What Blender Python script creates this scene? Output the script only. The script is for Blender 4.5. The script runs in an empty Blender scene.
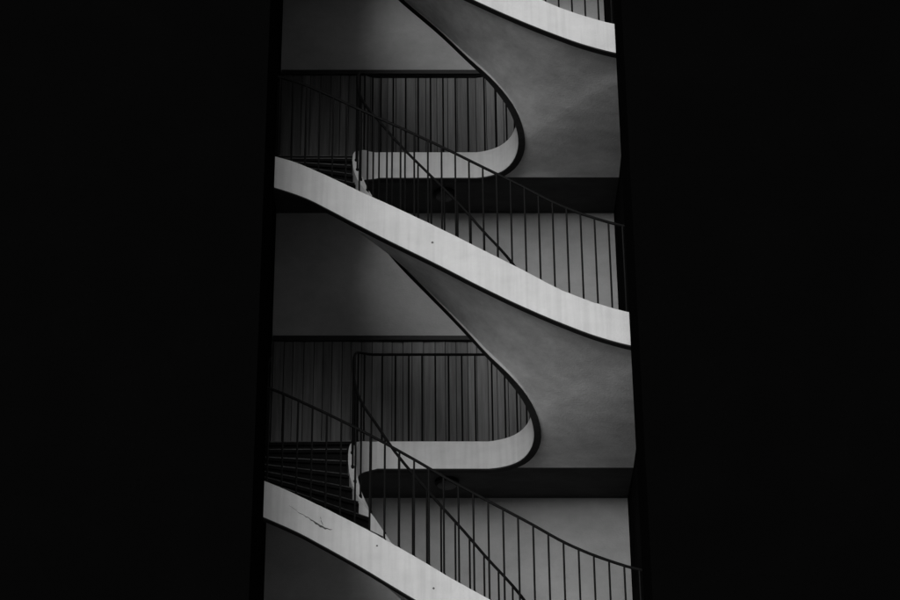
import bpy, bmesh, math, random
import numpy as np
from mathutils import Vector
random.seed(7)
R = math.radians
scene = bpy.context.scene
COL = scene.collection

# ------------------------------------------------------------------ camera
EYE = 1.6                                   # eye height above the pavement (m)
cam_d = bpy.data.cameras.new('camera')
cam = bpy.data.objects.new('camera', cam_d)
COL.objects.link(cam)
cam.location = (0, 0, EYE)
cam.rotation_euler = (R(90 + 28.8), 0, 0)
cam_d.sensor_width = 36.0
cam_d.lens = 2344.0 / 900.0 * 36.0          # long lens, looking up at the upper floors
cam_d.shift_x = (450.0 - 412.0) / 900.0
cam_d.clip_end = 3000.0
scene.camera = cam

# ------------------------------------------------------------------ light
SUN_EL, SUN_AZ = 18.0, -26.0                # azimuth measured from the view-back direction, negative = from the left
world = bpy.data.worlds.new('World')
scene.world = world
world.use_nodes = True
wn = world.node_tree
wn.nodes.clear()
sky = wn.nodes.new('ShaderNodeTexSky')
sky.sky_type = 'NISHITA'
sky.sun_disc = False
sky.sun_elevation = R(SUN_EL)
sky.sun_rotation = R(180 - SUN_AZ)
hsv = wn.nodes.new('ShaderNodeHueSaturation')
hsv.inputs['Saturation'].default_value = 0.0
bg = wn.nodes.new('ShaderNodeBackground')
bg.inputs['Strength'].default_value = 0.06
wo = wn.nodes.new('ShaderNodeOutputWorld')
wn.links.new(sky.outputs[0], hsv.inputs['Color'])
wn.links.new(hsv.outputs[0], bg.inputs[0])
wn.links.new(bg.outputs[0], wo.inputs[0])

sun_d = bpy.data.lights.new('sun', 'SUN')
sun_d.energy = 3.0
sun_d.angle = R(62)
sun_d.color = (1, 1, 1)
sun = bpy.data.objects.new('sun', sun_d)
COL.objects.link(sun)
# direction towards the sun: in front of the facade (-Y), to the left (-X)
az = R(SUN_AZ)
to_sun = Vector((math.sin(az) * math.cos(R(SUN_EL)), -math.cos(az) * math.cos(R(SUN_EL)), math.sin(R(SUN_EL))))
sun.rotation_euler = to_sun.to_track_quat('Z', 'Y').to_euler()
sun.location = (-10, -10, 30)

vs = scene.view_settings
vs.view_transform = 'Standard'
vs.look = 'None'
vs.exposure = -0.53
vs.gamma = 1.0
vs.use_curve_mapping = False

# ------------------------------------------------------------------ materials (all neutral: the picture is monochrome)
def grey(v):
    return (v, v, v, 1)

def material(name, lo, hi, rough=0.85, scale=(1, 1, 1), nscale=3.0, detail=6.0, bump=0.0, bscale=60.0, spec=0.3, vary=0.0, streak=0.0, nrough=0.6):
    m = bpy.data.materials.new(name)
    m.use_nodes = True
    nt = m.node_tree
    b = nt.nodes['Principled BSDF']
    b.inputs['Roughness'].default_value = rough
    b.inputs['Specular IOR Level'].default_value = spec
    tc = nt.nodes.new('ShaderNodeTexCoord')
    mp = nt.nodes.new('ShaderNodeMapping')
    mp.inputs['Scale'].default_value = scale
    nt.links.new(tc.outputs['Object'], mp.inputs['Vector'])
    n = nt.nodes.new('ShaderNodeTexNoise')
    n.inputs['Scale'].default_value = nscale
    n.inputs['Detail'].default_value = detail
    n.inputs['Roughness'].default_value = nrough
    nt.links.new(mp.outputs[0], n.inputs['Vector'])
    cr = nt.nodes.new('ShaderNodeValToRGB')
    cr.color_ramp.elements[0].position = 0.3
    cr.color_ramp.elements[1].position = 0.7
    cr.color_ramp.elements[0].color = grey(lo)
    cr.color_ramp.elements[1].color = grey(hi)
    nt.links.new(n.outputs['Fac'], cr.inputs[0])
    out = cr.outputs[0]
    if streak > 0:
        mp2 = nt.nodes.new('ShaderNodeMapping')
        mp2.inputs['Scale'].default_value = (14, 14, 0.7)
        nt.links.new(tc.outputs['Object'], mp2.inputs['Vector'])
        n3 = nt.nodes.new('ShaderNodeTexNoise')
        n3.inputs['Scale'].default_value = 1.6
        n3.inputs['Detail'].default_value = 7.0
        nt.links.new(mp2.outputs[0], n3.inputs['Vector'])
        m3 = nt.nodes.new('ShaderNodeMapRange')
        m3.inputs['From Min'].default_value = 0.35
        m3.inputs['From Max'].default_value = 0.6
        m3.inputs['To Min'].default_value = 1 - streak
        m3.inputs['To Max'].default_value = 1
        nt.links.new(n3.outputs['Fac'], m3.inputs['Value'])
        x3 = nt.nodes.new('ShaderNodeMix')
        x3.data_type = 'RGBA'
        x3.blend_type = 'MULTIPLY'
        x3.inputs[0].default_value = 1.0
        nt.links.new(out, x3.inputs[6])
        nt.links.new(m3.outputs[0], x3.inputs[7])
        out = x3.outputs[2]
    if vary > 0:
        oi = nt.nodes.new('ShaderNodeObjectInfo')
        mr = nt.nodes.new('ShaderNodeMapRange')
        mr.inputs['To Min'].default_value = 1 - vary
        mr.inputs['To Max'].default_value = 1 + vary
        nt.links.new(oi.outputs['Random'], mr.inputs['Value'])
        mx = nt.nodes.new('ShaderNodeMix')
        mx.data_type = 'RGBA'
        mx.blend_type = 'MULTIPLY'
        mx.inputs[0].default_value = 1.0
        nt.links.new(out, mx.inputs[6])
        nt.links.new(mr.outputs[0], mx.inputs[7])
        out = mx.outputs[2]
    nt.links.new(out, b.inputs['Base Color'])
    if bump > 0:
        n2 = nt.nodes.new('ShaderNodeTexNoise')
        n2.inputs['Scale'].default_value = bscale
        n2.inputs['Detail'].default_value = 4.0
        nt.links.new(mp.outputs[0], n2.inputs['Vector'])
        bp = nt.nodes.new('ShaderNodeBump')
        bp.inputs['Strength'].default_value = bump
        bp.inputs['Distance'].default_value = 0.01
        nt.links.new(n2.outputs['Fac'], bp.inputs['Height'])
        nt.links.new(bp.outputs[0], b.inputs['Normal'])
    return m

M = {
    'white':   material('white_painted_render', 0.70, 0.82, 0.8, (1, 1, 1.6), 2.6, 9, 0.25, 60, streak=0.10, nrough=0.68),
    'fascia':  material('off_white_render', 0.70, 0.82, 0.8, (1, 1, 2), 3, 9, 0.25, 60, streak=0.10, nrough=0.68),
    'soffit':  material('trowelled_soffit_render', 0.54, 0.90, 0.9, (1.0, 1.6, 2.4), 2.0, 13, 0.4, 45, nrough=0.72),
    'under':   material('underside_shade_tone', 0.035, 0.06, 0.9, (1, 2, 1), 3, 6, 0.2, 30),  # dark base colour carries the shade under the slabs
    'wall':    material('grey_plaster', 0.38, 0.54, 0.9, (1, 1, 1.2), 1.8, 13, 0.4, 50, nrough=0.7),
    'lining':  material('side_wall_shade_tone', 0.005, 0.009, 0.9, (1, 1, 0.4), 3, 6, 0.2, 30, 0.0),  # near-black colour puts the shade of the side walls into the material
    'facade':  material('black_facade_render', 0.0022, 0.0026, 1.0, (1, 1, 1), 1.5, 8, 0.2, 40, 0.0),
    'tread':   material('dark_terrazzo', 0.004, 0.010, 0.7, (1, 1, 1), 40, 3, 0.0, 30, 0.08),
    'nosing':  material('worn_metal_nosing', 0.03, 0.10, 0.5, (6, 6, 6), 4, 4, 0.0, 30, 0.4),
    'dark_strip':    material('dark_edge_strip', 0.012, 0.02, 0.8, (1, 1, 1), 6, 4),  # dark strip along the bottom edges of stringers and fascias
    'iron':    material('black_painted_iron', 0.004, 0.007, 0.6, (1, 1, 1), 30, 3, 0.0, 30, 0.12),
    'board':   material('dark_stained_boards', 0.06, 0.15, 0.42, (9, 9, 0.5), 3.0, 8, 0.15, 8, 0.45, 0.22),
    'gap':     material('board_backing', 0.01, 0.015, 0.9),
    'cap':     material('dark_dado_cap', 0.012, 0.025, 0.6, (0.5, 8, 8), 4, 5),
    'crack':   material('exposed_crack', 0.05, 0.16, 0.95, (1, 1, 1), 40, 5),
    'glass':   material('unlit_lamp_diffuser', 0.03, 0.04, 0.4, (1, 1, 1), 5, 3),
    'paving':  material('pale_concrete_paving', 0.42, 0.54, 0.9, (1, 1, 1), 0.6, 9, 0.2, 20),
}

# ------------------------------------------------------------------ helpers
def link(name, verts, faces, mat, parent=None, smooth=False, angle=40):
    me = bpy.data.meshes.new(name)
    me.from_pydata([tuple(map(float, v)) for v in verts], [], faces)
    bm = bmesh.new()
    bm.from_mesh(me)
    bmesh.ops.remove_doubles(bm, verts=bm.verts, dist=1e-5)
    bmesh.ops.recalc_face_normals(bm, faces=bm.faces)
    if smooth:
        for f in bm.faces:
            f.smooth = True
        for e in bm.edges:
            if len(e.link_faces) == 2 and e.calc_face_angle(0) > R(angle):
                e.smooth = False
    bm.to_mesh(me)
    bm.free()
    me.materials.append(M[mat])
    o = bpy.data.objects.new(name, me)
    COL.objects.link(o)
    if parent:
        o.parent = parent
    return o

def share(src, name, parent, loc):
    o = bpy.data.objects.new(name, src.data)
    COL.objects.link(o)
    o.parent = parent
    o.location = loc
    return o

def tag(o, label=None, cat=None, group=None, kind=None):
    if label: o['label'] = label
    if cat: o['category'] = cat
    if group: o['group'] = group
    if kind: o['kind'] = kind
    return o

def empty(name, loc=(0, 0, 0)):
    o = bpy.data.objects.new(name, None)
    COL.objects.link(o)
    o.location = loc
    o.empty_display_size = 0.2
    return o

def box_vf(x0, x1, y0, y1, z0, z1):
    v = [(x0, y0, z0), (x1, y0, z0), (x1, y1, z0), (x0, y1, z0), (x0, y0, z1), (x1, y0, z1), (x1, y1, z1), (x0, y1, z1)]
    f = [(0, 3, 2, 1), (4, 5, 6, 7), (0, 1, 5, 4), (1, 2, 6, 5), (2, 3, 7, 6), (3, 0, 4, 7)]
    return v, f

def bevel_obj(o, w=0.006, seg=2):
    bm = bmesh.new()
    bm.from_mesh(o.data)
    bmesh.ops.bevel(bm, geom=[e for e in bm.edges], offset=w, segments=seg, affect='EDGES', profile=0.5)
    bm.to_mesh(o.data)
    bm.free()
    return o

def pchip(x, y):
    """monotone cubic through (x, y); returns a callable"""
    x = np.asarray(x, float); y = np.asarray(y, float)
    h = np.diff(x); d = np.diff(y) / h
    m = np.zeros(len(x))
    m[0], m[-1] = d[0], d[-1]
    for i in range(1, len(x) - 1):
        if d[i-1] * d[i] > 0:
            w1, w2 = 2*h[i] + h[i-1], h[i] + 2*h[i-1]
            m[i] = (w1 + w2) / (w1/d[i-1] + w2/d[i])
    def f(q):
        q = np.asarray(q, float)
        i = np.clip(np.searchsorted(x, q) - 1, 0, len(x) - 2)
        t = (q - x[i]) / h[i]
        return ((2*t**3 - 3*t**2 + 1)*y[i] + (t**3 - 2*t**2 + t)*h[i]*m[i] + (-2*t**3 + 3*t**2)*y[i+1] + (t**3 - t**2)*h[i]*m[i+1])
    return f

def offsets(P, w, closed=False):
    """plan offsets of a polyline to both sides by w with mitres"""
    P = np.asarray(P, float)
    n = len(P)
    A, B = [], []
    for i in range(n):
        d1 = P[i] - P[i-1] if i > 0 else P[i+1] - P[i]
        d2 = P[i+1] - P[i] if i < n - 1 else P[i] - P[i-1]
        d1 = d1 / np.linalg.norm(d1); d2 = d2 / np.linalg.norm(d2)
        n1 = np.array((-d1[1], d1[0])); n2 = np.array((-d2[1], d2[0]))
        nn = n1 + n2
        nn = nn / np.dot(nn, nn) * 2
        A.append(P[i] + nn * w); B.append(P[i] - nn * w)
    return A, B

def ribbon_vf(P, zb, zt, w):
    """rectangular band swept along plan polyline P, bottom zb and top zt, half-thickness w"""
    A, B = offsets(P, w)
    v, f = [], []
    for a, b, z0, z1 in zip(A, B, zb, zt):
        v += [(a[0], a[1], z0), (b[0], b[1], z0), (b[0], b[1], z1), (a[0], a[1], z1)]
    n = len(A)
    for i in range(n - 1):
        for k in range(4):
            j = (k + 1) % 4
            f.append((4*i + k, 4*i + j, 4*i + 4 + j, 4*i + 4 + k))
    f += [(0, 1, 2, 3), (4*n - 4, 4*n - 1, 4*n - 2, 4*n - 3)]
    return v, f

def tube_vf(pts, r, n=8):
    pts = [Vector(p) for p in pts]
    v, f = [], []
    for i, p in enumerate(pts):
        t = (pts[min(i+1, len(pts)-1)] - pts[max(i-1, 0)]).normalized()
        side = t.cross(Vector((0, 0, 1))).normalized()
        up = side.cross(t).normalized()
        for k in range(n):
            a = 2*math.pi*k/n
            v.append(p + side*math.cos(a)*r + up*math.sin(a)*r)
    for i in range(len(pts) - 1):
        for k in range(n):
            j = (k + 1) % n
            f.append((i*n + k, i*n + j, (i+1)*n + j, (i+1)*n + k))
    f.append(tuple(range(n)))
    f.append(tuple(range((len(pts)-1)*n, len(pts)*n)))
    return v, f

# ------------------------------------------------------------------ layout of the stairwell (metres; heights above eye level + EYE)
SXL, SXR = -1.247, 1.906                    # jambs of the slot in the facade
XL, XR = -1.40, 2.08                        # side walls of the stairwell behind it
YF, YW = 18.10, 20.70                       # face of the front stringer, back wall
YC, RC = 19.56, 0.44                        # middle of the narrow well, radius of the inner curb's centre line
XLC = -0.33                                 # centre of the tight bend
AL = 0.22                                   # the tight bend is half an ellipse, AL wide and RC deep
YE = YC + RC                                # landing edge
T = 0.036                                   # half thickness of curbs
L0, L1, L2, L3 = (z + EYE for z in (5.86, 9.176, 12.373, 15.32))   # undersides of the landings' curbs
SLAB = 0.215                                # walking level above that underside
FIN_L, FIN_R = 16.8, 17.4                   # faces of the dark facade walls; left one brought forward to block light

# ------------------------------------------------------------------ ground
v, f = box_vf(-700, 700, -700, 700, -0.3, 0.0)
tag(link('ground', v, f, 'paving'), kind='structure')

# ------------------------------------------------------------------ dark facade either side of the slot
def facade(xo, xj, xi, fin, label):
    """facade wall from xo to the jamb xj; the stairwell behind it is a little wider, up to xi"""
    t = empty('facade_wall', ((xo + xj)/2, fin, 0))
    tag(t, label, 'wall')
    def rel(v): return [(a - t.location.x, b - t.location.y, c) for a, b, c in v]
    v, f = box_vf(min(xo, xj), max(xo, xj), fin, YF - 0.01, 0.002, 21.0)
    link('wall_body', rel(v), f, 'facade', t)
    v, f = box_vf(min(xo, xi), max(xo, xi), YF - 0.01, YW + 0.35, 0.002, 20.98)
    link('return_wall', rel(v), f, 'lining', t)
    return t
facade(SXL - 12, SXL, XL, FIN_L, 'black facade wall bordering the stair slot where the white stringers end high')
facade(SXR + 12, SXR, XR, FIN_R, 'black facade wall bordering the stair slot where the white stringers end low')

# roof slab over the slot
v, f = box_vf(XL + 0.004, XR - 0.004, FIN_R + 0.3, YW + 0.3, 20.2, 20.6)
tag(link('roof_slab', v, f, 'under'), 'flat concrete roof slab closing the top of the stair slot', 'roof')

# ------------------------------------------------------------------ back wall: plaster, with a boarded dado above every landing
bw = empty('back_wall', (0, YW, 0))
tag(bw, 'grey plaster back wall with boarded dado behind the stairs', 'wall')
v, f = box_vf(XL + 0.004, XR - 0.004, 0.0, 0.25, 0.0, 20.2)
link('plaster', v, f, 'wall', bw)
DADO = 1.50
BW_ = 0.108
for zl in (L1, L2):
    zb = zl + SLAB
    v, f = box_vf(XL + 0.01, XR - 0.01, -0.012, -0.001, zb - 0.05, zb + DADO)
    dado = link('dado', v, f, 'gap', bw)
    v, f = box_vf(XL + 0.012, XR - 0.012, -0.06, -0.002, zb + DADO, zb + DADO + 0.055)
    cap = link('cap_rail', v, f, 'cap', dado)
    bevel_obj(cap, 0.008)
    x = XL + 0.02
    protos = []
    while x < XR - 0.03:
        w = random.choice((0.09, 0.1, 0.108, 0.115))
        w = min(w, XR - 0.02 - x)
        y1 = -0.0125
        th = random.uniform(0.014, 0.022)
        tilt = random.uniform(-0.004, 0.004)
        g = 0.0035
        a, b = x + g, x + w - g
        vv = [(a, y1 - th - tilt, zb - 0.04), (b, y1 - th + tilt, zb - 0.04), (b, y1, zb - 0.04), (a, y1, zb - 0.04),
              (a, y1 - th - tilt, zb + DADO - 0.002), (b, y1 - th + tilt, zb + DADO - 0.002), (b, y1, zb + DADO - 0.002), (a, y1, zb + DADO - 0.002)]
        ff = [(0, 3, 2, 1), (4, 5, 6, 7), (0, 1, 5, 4), (1, 2, 6, 5), (2, 3, 7, 6), (3, 0, 4, 7)]
        link('board', vv, ff, 'board', dado)
        x += w

# ------------------------------------------------------------------ railings
RAIL_H = 0.90
BAL_R = 0.0085
n_ = 8
prof = [(BAL_R, -0.03), (0.015, -0.025), (0.015, 0.012), (0.0115, 0.018), (BAL_R, 0.022), (BAL_R, RAIL_H)]
vv = [(r*math.cos(2*math.pi*k/n_), r*math.sin(2*math.pi*k/n_), z) for r, z in prof for k in range(n_)]
ff = [(i*n_ + k, i*n_ + (k+1) % n_, (i+1)*n_ + (k+1) % n_, (i+1)*n_ + k) for i in range(len(prof) - 1) for k in range(n_)]
ff += [tuple(range(n_)), tuple(range((len(prof)-1)*n_, len(prof)*n_))]
BAL = None
def railing(parent, P, ztop, label, start=0.06, step=0.125, height=RAIL_H):
    """handrail following plan polyline P above the curb top ztop, with a baluster every step metres"""
    global BAL
    rail = link('handrail', *tube_vf([(p[0], p[1], z + height) for p, z in zip(P, ztop)], 0.0135, 8), 'iron', None, True)
    rail.name = 'railing'
    rail.parent = parent
    rail['label'] = label
    P = np.asarray(P, float)
    s = np.r_[0, np.cumsum(np.linalg.norm(np.diff(P, axis=0), axis=1))]
    q = start
    while q < s[-1] - 0.03:
        x, y, z = np.interp(q, s, P[:, 0]), np.interp(q, s, P[:, 1]), np.interp(q, s, ztop)
        if BAL is None:
            BAL = link('baluster', vv, ff, 'iron', rail, True)
            BAL.location = (x, y, z)
            BAL.scale = (1, 1, height/RAIL_H)
        else:
            share(BAL, 'baluster', rail, (x, y, z)).scale = (1, 1, height/RAIL_H)
        q += step
    return rail

# ------------------------------------------------------------------ landings
def landing(z0, xrc, hf, start, label):
    t = empty('stair_landing', (0, 0, 0))
    tag(t, label, 'landing', 'stair landings')
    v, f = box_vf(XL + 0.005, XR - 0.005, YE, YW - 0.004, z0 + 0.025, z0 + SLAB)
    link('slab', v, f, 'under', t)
    v, f = box_vf(XL + 0.01, XR - 0.01, YE + 0.01, YW - 0.03, z0 + SLAB - 0.01, z0 + SLAB + 0.012)
    link('floor_finish', v, f, 'tread', t)
    X = np.linspace(XLC, xrc, 12)
    P = [(x, YE) for x in X[::-1]][::-1]
    n = len(P)
    fa = link('fascia', *ribbon_vf(P, [z0]*n, [z0 + hf]*n, T), 'fascia', t, True)
    link('edge_strip', *ribbon_vf(P, [z0 - 0.014]*n, [z0 + 0.004]*n, T - 0.003), 'dark_strip', fa)
    railing(t, P, [z0 + hf]*n, 'level iron railing along the landing edge', start, 0.127, height=0.94)
    return t
landing(L1, 0.72, 0.28, 0.045, 'white edged landing over the lower boarded dado, level with the dark steps')
landing(L2, 0.645, 0.30, 0.012, 'white edged landing directly above the long middle flight of stairs')
landing(L3, 0.645, 0.28, 0.03, 'landing slab above the topmost white stringer')

# ------------------------------------------------------------------ flights
ox = np.array([2.15, 1.906, 1.64, 1.30, 0.95, 0.60, 0.25, -0.286, -0.557, -0.738, -0.966, -1.247, -1.45])
ob = np.array([9.45, 9.500, 9.582, 9.727, 9.90, 10.093, 10.30, 10.604, 10.765, 10.875, 11.005, 11.115, 11.18])
tx = np.array([2.15, 1.906, 1.568, 1.307, 0.959, 0.607, 0.34, -0.108, -0.47, -0.836, -1.056, -1.247, -1.45])
tt = np.array([9.775, 9.828, 9.941, 10.060, 10.270, 10.475, 10.632, 10.880, 11.072, 11.272, 11.378, 11.445, 11.50])
f_ob = pchip(ox[::-1], ob[::-1])
f_ot = pchip(tx[::-1], tt[::-1])
# inner curb of a flight: round bend centred on xrc, straight run, tight bend; rise above the lower landing
S1 = math.pi*RC
_ea = np.linspace(0, math.pi, 400)
_es = np.r_[0, np.cumsum(np.hypot(np.diff(AL*np.sin(_ea)), np.diff(RC*np.cos(_ea))))]
EL = _es[-1]

class Inner:
    def __init__(self, xrc, run, bend, total):
        self.xrc = xrc
        self.S2 = S1 + xrc - XLC
        self.S3 = self.S2 + EL
        kx = [S1 + xrc - x for x, z in run]
        kz = [z for x, z in run]
        z1 = kz[0]
        self.f = pchip([0, 0.30, 0.69, 1.05] + kx + [self.S2 + q*EL for q, z in bend] + [self.S3],
                       [0, 0.03*z1, 0.20*z1, 0.56*z1] + kz + [z for q, z in bend] + [total])
    def plan(self, s):
        if s < S1:
            a = math.pi/2 - s/RC
            return (self.xrc + RC*math.cos(a), YC + RC*math.sin(a))
        if s < self.S2:
            return (self.xrc - (s - S1), YC - RC)
        a = np.interp(s - self.S2, _es, _ea)
        return (XLC - AL*math.sin(a), YC - RC*math.cos(a))

IN_A = Inner(0.72, [(0.72, 0.70), (0.426, 1.05), (-0.018, 1.60), (-0.172, 1.81), (XLC, 2.07)],
             [(0.33, 2.63), (0.5, 2.93), (0.62, 3.085), (0.8, 3.225), (0.92, 3.287)], L1 - L0)
IN_B = Inner(0.72, [(0.72, 0.72), (0.536, 0.951), (0.353, 1.172), (0.168, 1.388), (-0.113, 1.717), (XLC, 2.01)],
             [(0.33, 2.54), (0.5, 2.81), (0.62, 2.96), (0.8, 3.107), (0.92, 3.168)], L2 - L1)
IN_C = Inner(0.645, [(0.645, 0.745), (0.279, 1.165), (-0.141, 1.605), (XLC, 1.82)],
             [(0.33, 2.24), (0.5, 2.54), (0.62, 2.71), (0.8, 2.857), (0.92, 2.918)], L3 - L2)

def flight(z0, z1, h0, h1, inner, off, nris, xin, xout, label, lift=0.06, relax=0.05):
    t = empty('stair_flight', (0, 0, 0))
    tag(t, label, 'stairs', 'stair flights')
    S2, S3 = inner.S2, inner.S3
    # ---- inner curb
    s = np.r_[np.linspace(0, S1, 25), np.linspace(S1, S2, 13)[1:], np.linspace(S2, S3, 25)[1:]]
    IP = np.array([inner.plan(q) for q in s])
    IZ = z0 + inner.f(s)
    hh = np.interp(s, [0, S3], [h0, h1]) + 0.09*np.interp(s, [0, 0.9, 1.6, S2, S2 + 0.7*EL, S3], [0, 0.35, 1, 1, 0.7, 0])
    ic = link('inner_stringer', *ribbon_vf(IP, IZ, IZ + hh, T), 'fascia', t, True)
    link('edge_strip', *ribbon_vf(IP, IZ - 0.014, IZ + 0.004, T - 0.003), 'dark_strip', ic)
    # ---- outer stringer: right wall, front, left wall
    fx = np.linspace(XR - T, XL + T, 110)
    foff = pchip([-1.46, -0.9, -0.5, 0.0, 0.4, 2.2], off)
    fb = f_ob(fx) + foff(fx) + EYE
    ft = f_ot(fx) + foff(fx) + EYE
    yr = np.linspace(YE, YF + T, 14)[:-1]
    rb = pchip([YF + T, 18.7, 19.3, YE], [fb[0], fb[0] - 0.10, z0 + 0.10, z0])
    lb = pchip([YF + T, 18.75, 19.3, YE], [fb[-1], fb[-1] + 0.33, fb[-1] + 0.70, z1])
    yl = np.linspace(YF + T, YE, 14)[1:]
    OP = np.r_[[(XR - T, y) for y in yr], [(x, YF + T) for x in fx], [(XL + T, y) for y in yl]]
    OZ = np.r_[rb(yr), fb, lb(yl)]
    OT = np.r_[rb(yr) + np.linspace(0.28, ft[0] - fb[0], 14)[:-1], ft, lb(yl) + np.linspace(ft[-1] - fb[-1], 0.28, 14)[1:]]
    OP[:13, 0] = XR - 0.006
    OP[13, 0] = XR - 0.006
    OP[-13:, 0] = XL + 0.006
    OP[-14, 0] = XL + 0.006
    FP, FB, FT = OP[13:-13], OZ[13:-13], OT[13:-13]
    wob = np.array([random.gauss(0, 0.0007) for _ in FT])
    FT = FT + wob - np.array([0.004 if random.random() < 0.03 else 0 for _ in FT])
    os_ = link('outer_stringer', *ribbon_vf(FP, FB, FT, T), 'white', t, True)
    link('edge_strip', *ribbon_vf(FP, FB - 0.012, FB + 0.004, T - 0.003), 'dark_strip', os_)
    for sl, dx in ((slice(0, 13), -0.03), (slice(len(OP) - 13, len(OP)), 0.03)):
        link('wall_skirting', *ribbon_vf(OP[sl] + np.array((dx, 0)), OZ[sl] + 0.06, OT[sl], 0.03), 'tread', t, True)
    RP = OP.copy()
    RP[:14, 0] = XR - 0.036
    RP[-14:, 0] = XL + 0.036
    # ---- ruled soffit between lines of equal height
    so = np.r_[0, np.cumsum(np.linalg.norm(np.diff(OP, axis=0), axis=1))]
    sd = np.linspace(0, S3, 600)
    IPd = np.array([inner.plan(q) for q in sd]); IZd = z0 + inner.f(sd)
    sod = np.linspace(0, so[-1], 900)
    OPd = np.c_[np.interp(sod, so, OP[:, 0]), np.interp(sod, so, OP[:, 1])]
    OZd = np.maximum.accumulate(np.interp(sod, so, OZ) + np.linspace(0, 1e-4, 900))
    def line(z):
        z = min(max(z, z0), z1)
        a = np.array([np.interp(z, IZd, IPd[:, 0]), np.interp(z, IZd, IPd[:, 1])])
        b = np.array([np.interp(z, OZd, OPd[:, 0]), np.interp(z, OZd, OPd[:, 1])])
        return a, b
    nz, nw = 90, 10
    u = np.linspace(0, 1, nz)
    zz = z0 + (z1 - z0)*(0.5*u + 0.5*u*u*(3 - 2*u))
    vb, vt = [], []
    for z in zz:
        a, b = line(z)
        for j in range(nw + 1):
            p = a + (b - a)*j/nw
            vb.append((p[0], p[1], z + 0.026)); vt.append((p[0], p[1], z + 0.075))
    # trowelled smooth: relax the interior heights between the fixed edges
    G = np.array(vb).reshape(nz, nw + 1, 3)
    Z = G[:, :, 2].copy()
    def wgt(a, b): return 1.0/np.maximum(np.linalg.norm(a[..., :2] - b[..., :2], axis=-1), 0.012)
    C_ = G[1:-1, 1:-1]
    w4 = [wgt(C_, G[:-2, 1:-1]), wgt(C_, G[2:, 1:-1]), wgt(C_, G[1:-1, :-2]), wgt(C_, G[1:-1, 2:])]
    ws = sum(w4)
    for _ in range(500):
        Z[1:-1, 1:-1] = (w4[0]*Z[:-2, 1:-1] + w4[1]*Z[2:, 1:-1] + w4[2]*Z[1:-1, :-2] + w4[3]*Z[1:-1, 2:])/ws
    dz = Z - G[:, :, 2]
    dz = np.where(dz > 0, relax*np.tanh(dz/relax), dz)
    Z = G[:, :, 2] + dz
    vb = [(p[0], p[1], z) for p, z in zip(G.reshape(-1, 3), Z.ravel())]
    vt = [(p[0], p[1], p[2] + 0.03) for p in vb]
    V = vb + vt
    N = len(vb)
    F = []
    W = nw + 1
    for i in range(nz - 1):
        for j in range(nw):
            q = (i*W + j, i*W + j + 1, (i+1)*W + j + 1, (i+1)*W + j)
            F.append(q); F.append(tuple(N + x for x in q[::-1]))
        for j in (0, nw):
            F.append((i*W + j, (i+1)*W + j, N + (i+1)*W + j, N + i*W + j))
    for i in (0, nz - 1):
        for j in range(nw):
            F.append((i*W + j, i*W + j + 1, N + i*W + j + 1, N + i*W + j))
    link('soffit', V, F, 'soffit', t, True, 60)
    # ---- steps
    rise = (z1 - z0)/nris
    for i in range(nris + 1):
        top = z0 + SLAB + i*rise
        za = z0 + 0.004 if i == 0 else z0 + i*rise - lift
        zb = z1 - 0.004 if i == nris else z0 + (i + 1)*rise - lift + 0.006
        if zb - za < 0.01:
            continue
        rows = [line(z) for z in np.linspace(za, zb, 6)]
        v, f = [], []
        for (a, b), z in zip(rows, np.linspace(za, zb, 6)):
            d = (b - a)/np.linalg.norm(b - a)
            a2, b2 = a + d*0.01, b - d*0.0
            v += [(a2[0], a2[1], z + 0.03 + lift), (b2[0], b2[1], z + 0.03 + lift), (b2[0], b2[1], top), (a2[0], a2[1], top)]
        for r_ in range(5):
            for c_ in range(4):
                j = (c_ + 1) % 4
                f.append((4*r_ + c_, 4*r_ + j, 4*r_ + 4 + j, 4*r_ + 4 + c_))
        f += [(0, 1, 2, 3), (20, 23, 22, 21)]
        st = link('step', v, f, 'tread', t)
        if i > 0:
            a, b = rows[0]
            a1, b1 = rows[1]
            d = (b - a)/np.linalg.norm(b - a)
            nrm = np.array((-d[1], d[0]))
            if np.dot(nrm, (a1 + b1)/2 - (a + b)/2) > 0:
                nrm = -nrm                       # points down the stairs
            a, b = a + d*0.055, b - d*0.055
            q = [a + nrm*0.022, b + nrm*0.022, b - nrm*0.02, a - nrm*0.02]
            v = [(p[0], p[1], top - 0.032) for p in q] + [(p[0], p[1], top + 0.003) for p in q]
            f = [(0, 3, 2, 1), (4, 5, 6, 7), (0, 1, 5, 4), (1, 2, 6, 5), (2, 3, 7, 6), (3, 0, 4, 7)]
            link('tread_edge', v, f, 'tread', st)
            q = [a + nrm*0.025, b + nrm*0.025, b + nrm*0.012, a + nrm*0.012]
            v = [(p[0], p[1], top - 0.003) for p in q] + [(p[0], p[1], top + 0.005) for p in q]
            link('nosing', v, f, 'nosing', st)
    # ---- railings
    railing(t, IP, IZ + hh, 'iron railing on the inner curb round the narrow well', (S1 + inner.xrc - xin) % 0.125, height=0.94)
    railing(t, RP, OT, 'iron railing on the outer white stringer', (YE - YF - T + XR - 0.036 - xout) % 0.1247, 0.1247)
    return t, os_

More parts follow.
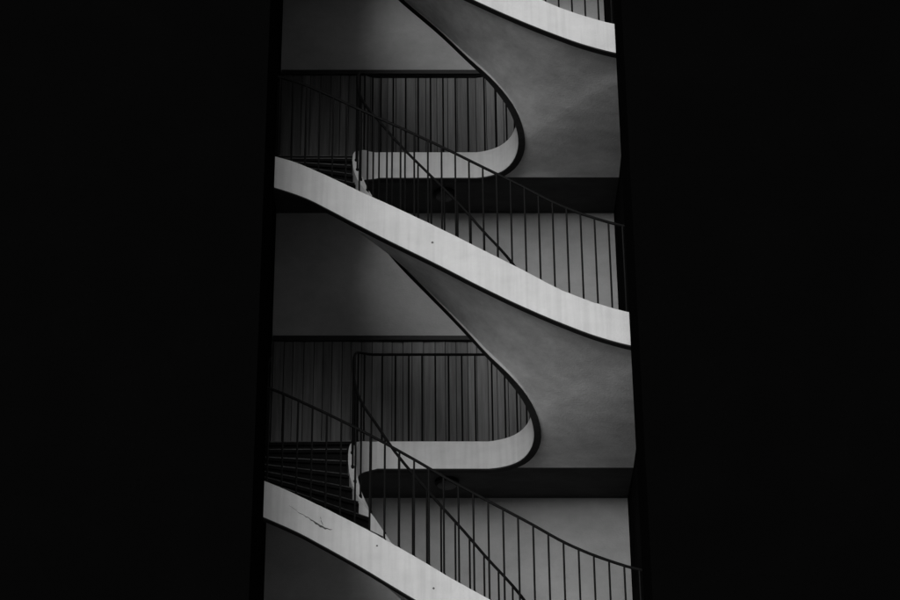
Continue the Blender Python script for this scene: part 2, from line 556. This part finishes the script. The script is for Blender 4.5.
OFF_A = [-3.22, -3.265, -3.26, -3.29, -3.32, -3.32]
OFF_B = [0, 0, 0, 0, 0, 0]
OFF_C = [3.03, 3.04, 3.05, 3.07, 3.10, 3.09]
fa_, str_a = flight(L0, L1, 0.28, 0.28, IN_A, OFF_A, 18, 0.258, 0.267, 'lowest curved flight with a cracked white stringer and dark steps', 0.11, 0.08)
fb_, str_b = flight(L1, L2, 0.28, 0.30, IN_B, OFF_B, 18, 0.684, 1.018, 'middle curved flight with its whole white stringer crossing the slot')
fc_, str_c = flight(L2, L3, 0.30, 0.28, IN_C, OFF_C, 17, 0.684, 1.018, 'topmost curved flight with a short piece of white stringer showing', 0.12, 0.11)

# ------------------------------------------------------------------ marks on the stringers
def mark(parent, pts, name='crack'):
    """thin sliver of missing paint on the front face; pts = (x, z, half width)"""
    y = YF - 0.0015
    v, f = [], []
    for x, z, w in pts:
        v += [(x, y, z + w), (x, y, z - w), (x, y + 0.004, z + w), (x, y + 0.004, z - w)]
    for i in range(len(pts) - 1):
        a, b = 4*i, 4*i + 4
        f += [(a, a+1, b+1, b), (a+2, b+2, b+3, a+3), (a, b, b+2, a+2), (a+1, a+3, b+3, b+1)]
    n = 4*len(pts)
    f += [(0, 2, 3, 1), (n-4, n-3, n-1, n-2)]
    return link(name, v, f, 'crack', parent)
def px(x, y, Y=YF):
    th = R(28.8)
    t = math.tan(th + math.atan((300 - y)/2344.0))
    Z = t*Y
    return (x - 412)/2344.0*(Y*math.cos(th) + Z*math.sin(th)), Z + EYE
def trail(parent, pts, name='crack'):
    mark(parent, [(*px(x, y), w*1.2) for x, y, w in pts], name)
trail(str_a, [(297, 511.6, .0005), (300, 513.6, .002), (303, 514.6, .0015), (306, 517, .003), (308.5, 517.8, .002), (311, 520.2, .005), (313, 520.9, .004), (315.5, 523.2, .008),
              (318, 524.4, .006), (320, 526.2, .009), (322.5, 526.9, .006), (325, 528.6, .007), (327.5, 528.7, .003), (330, 529.8, .003), (332.5, 529.6, .0005)])
trail(str_a, [(320.5, 516.2, .001), (320.4, 517.6, .005), (321.1, 519, .004), (320.9, 520.6, .007), (321.7, 522.4, .004), (322.6, 524.2, .004), (323.2, 525.6, .001)])
trail(str_a, [(289, 505.5, .0003), (293, 508.2, .0012), (297, 510.9, .0008)])
trail(str_a, [(432.5, 588.6, .002), (433.6, 588.4, .009), (434.8, 588.6, .002)], 'chip')
trail(str_a, [(376, 546, .002), (377, 545.8, .007), (378, 546, .002)], 'chip')
trail(str_b, [(431.2, 242.6, .002), (432.4, 242.4, .010), (433.7, 242.6, .002)], 'chip')

# ------------------------------------------------------------------ unlit round lamps under the landings
def lathe(name, prof, mat, parent, n=28):
    v, f = [], []
    for r, z in prof:
        for k in range(n):
            a = 2*math.pi*k/n
            v.append((r*math.cos(a), r*math.sin(a), z))
    m = len(prof)
    for i in range(m - 1):
        for k in range(n):
            j = (k + 1) % n
            f.append((i*n + k, i*n + j, (i+1)*n + j, (i+1)*n + k))
    f += [tuple(range(n)), tuple(range((m-1)*n, m*n))]
    return link(name, v, f, mat, parent, True)
for zl, lb in ((L1, 'unlit round ceiling lamp under the landing by the dark steps'), (L2, 'unlit round ceiling lamp under the landing above the middle flight')):
    t = empty('ceiling_lamp', (0.33, 20.30, zl + 0.025))
    tag(t, lb, 'lamp', 'ceiling lamps')
    lathe('lamp_base', [(0.115, 0.0), (0.115, -0.03), (0.100, -0.036), (0.100, -0.028)], 'iron', t)
    lathe('diffuser', [(0.098, -0.025), (0.092, -0.05), (0.06, -0.068), (0.012, -0.074)], 'glass', t)
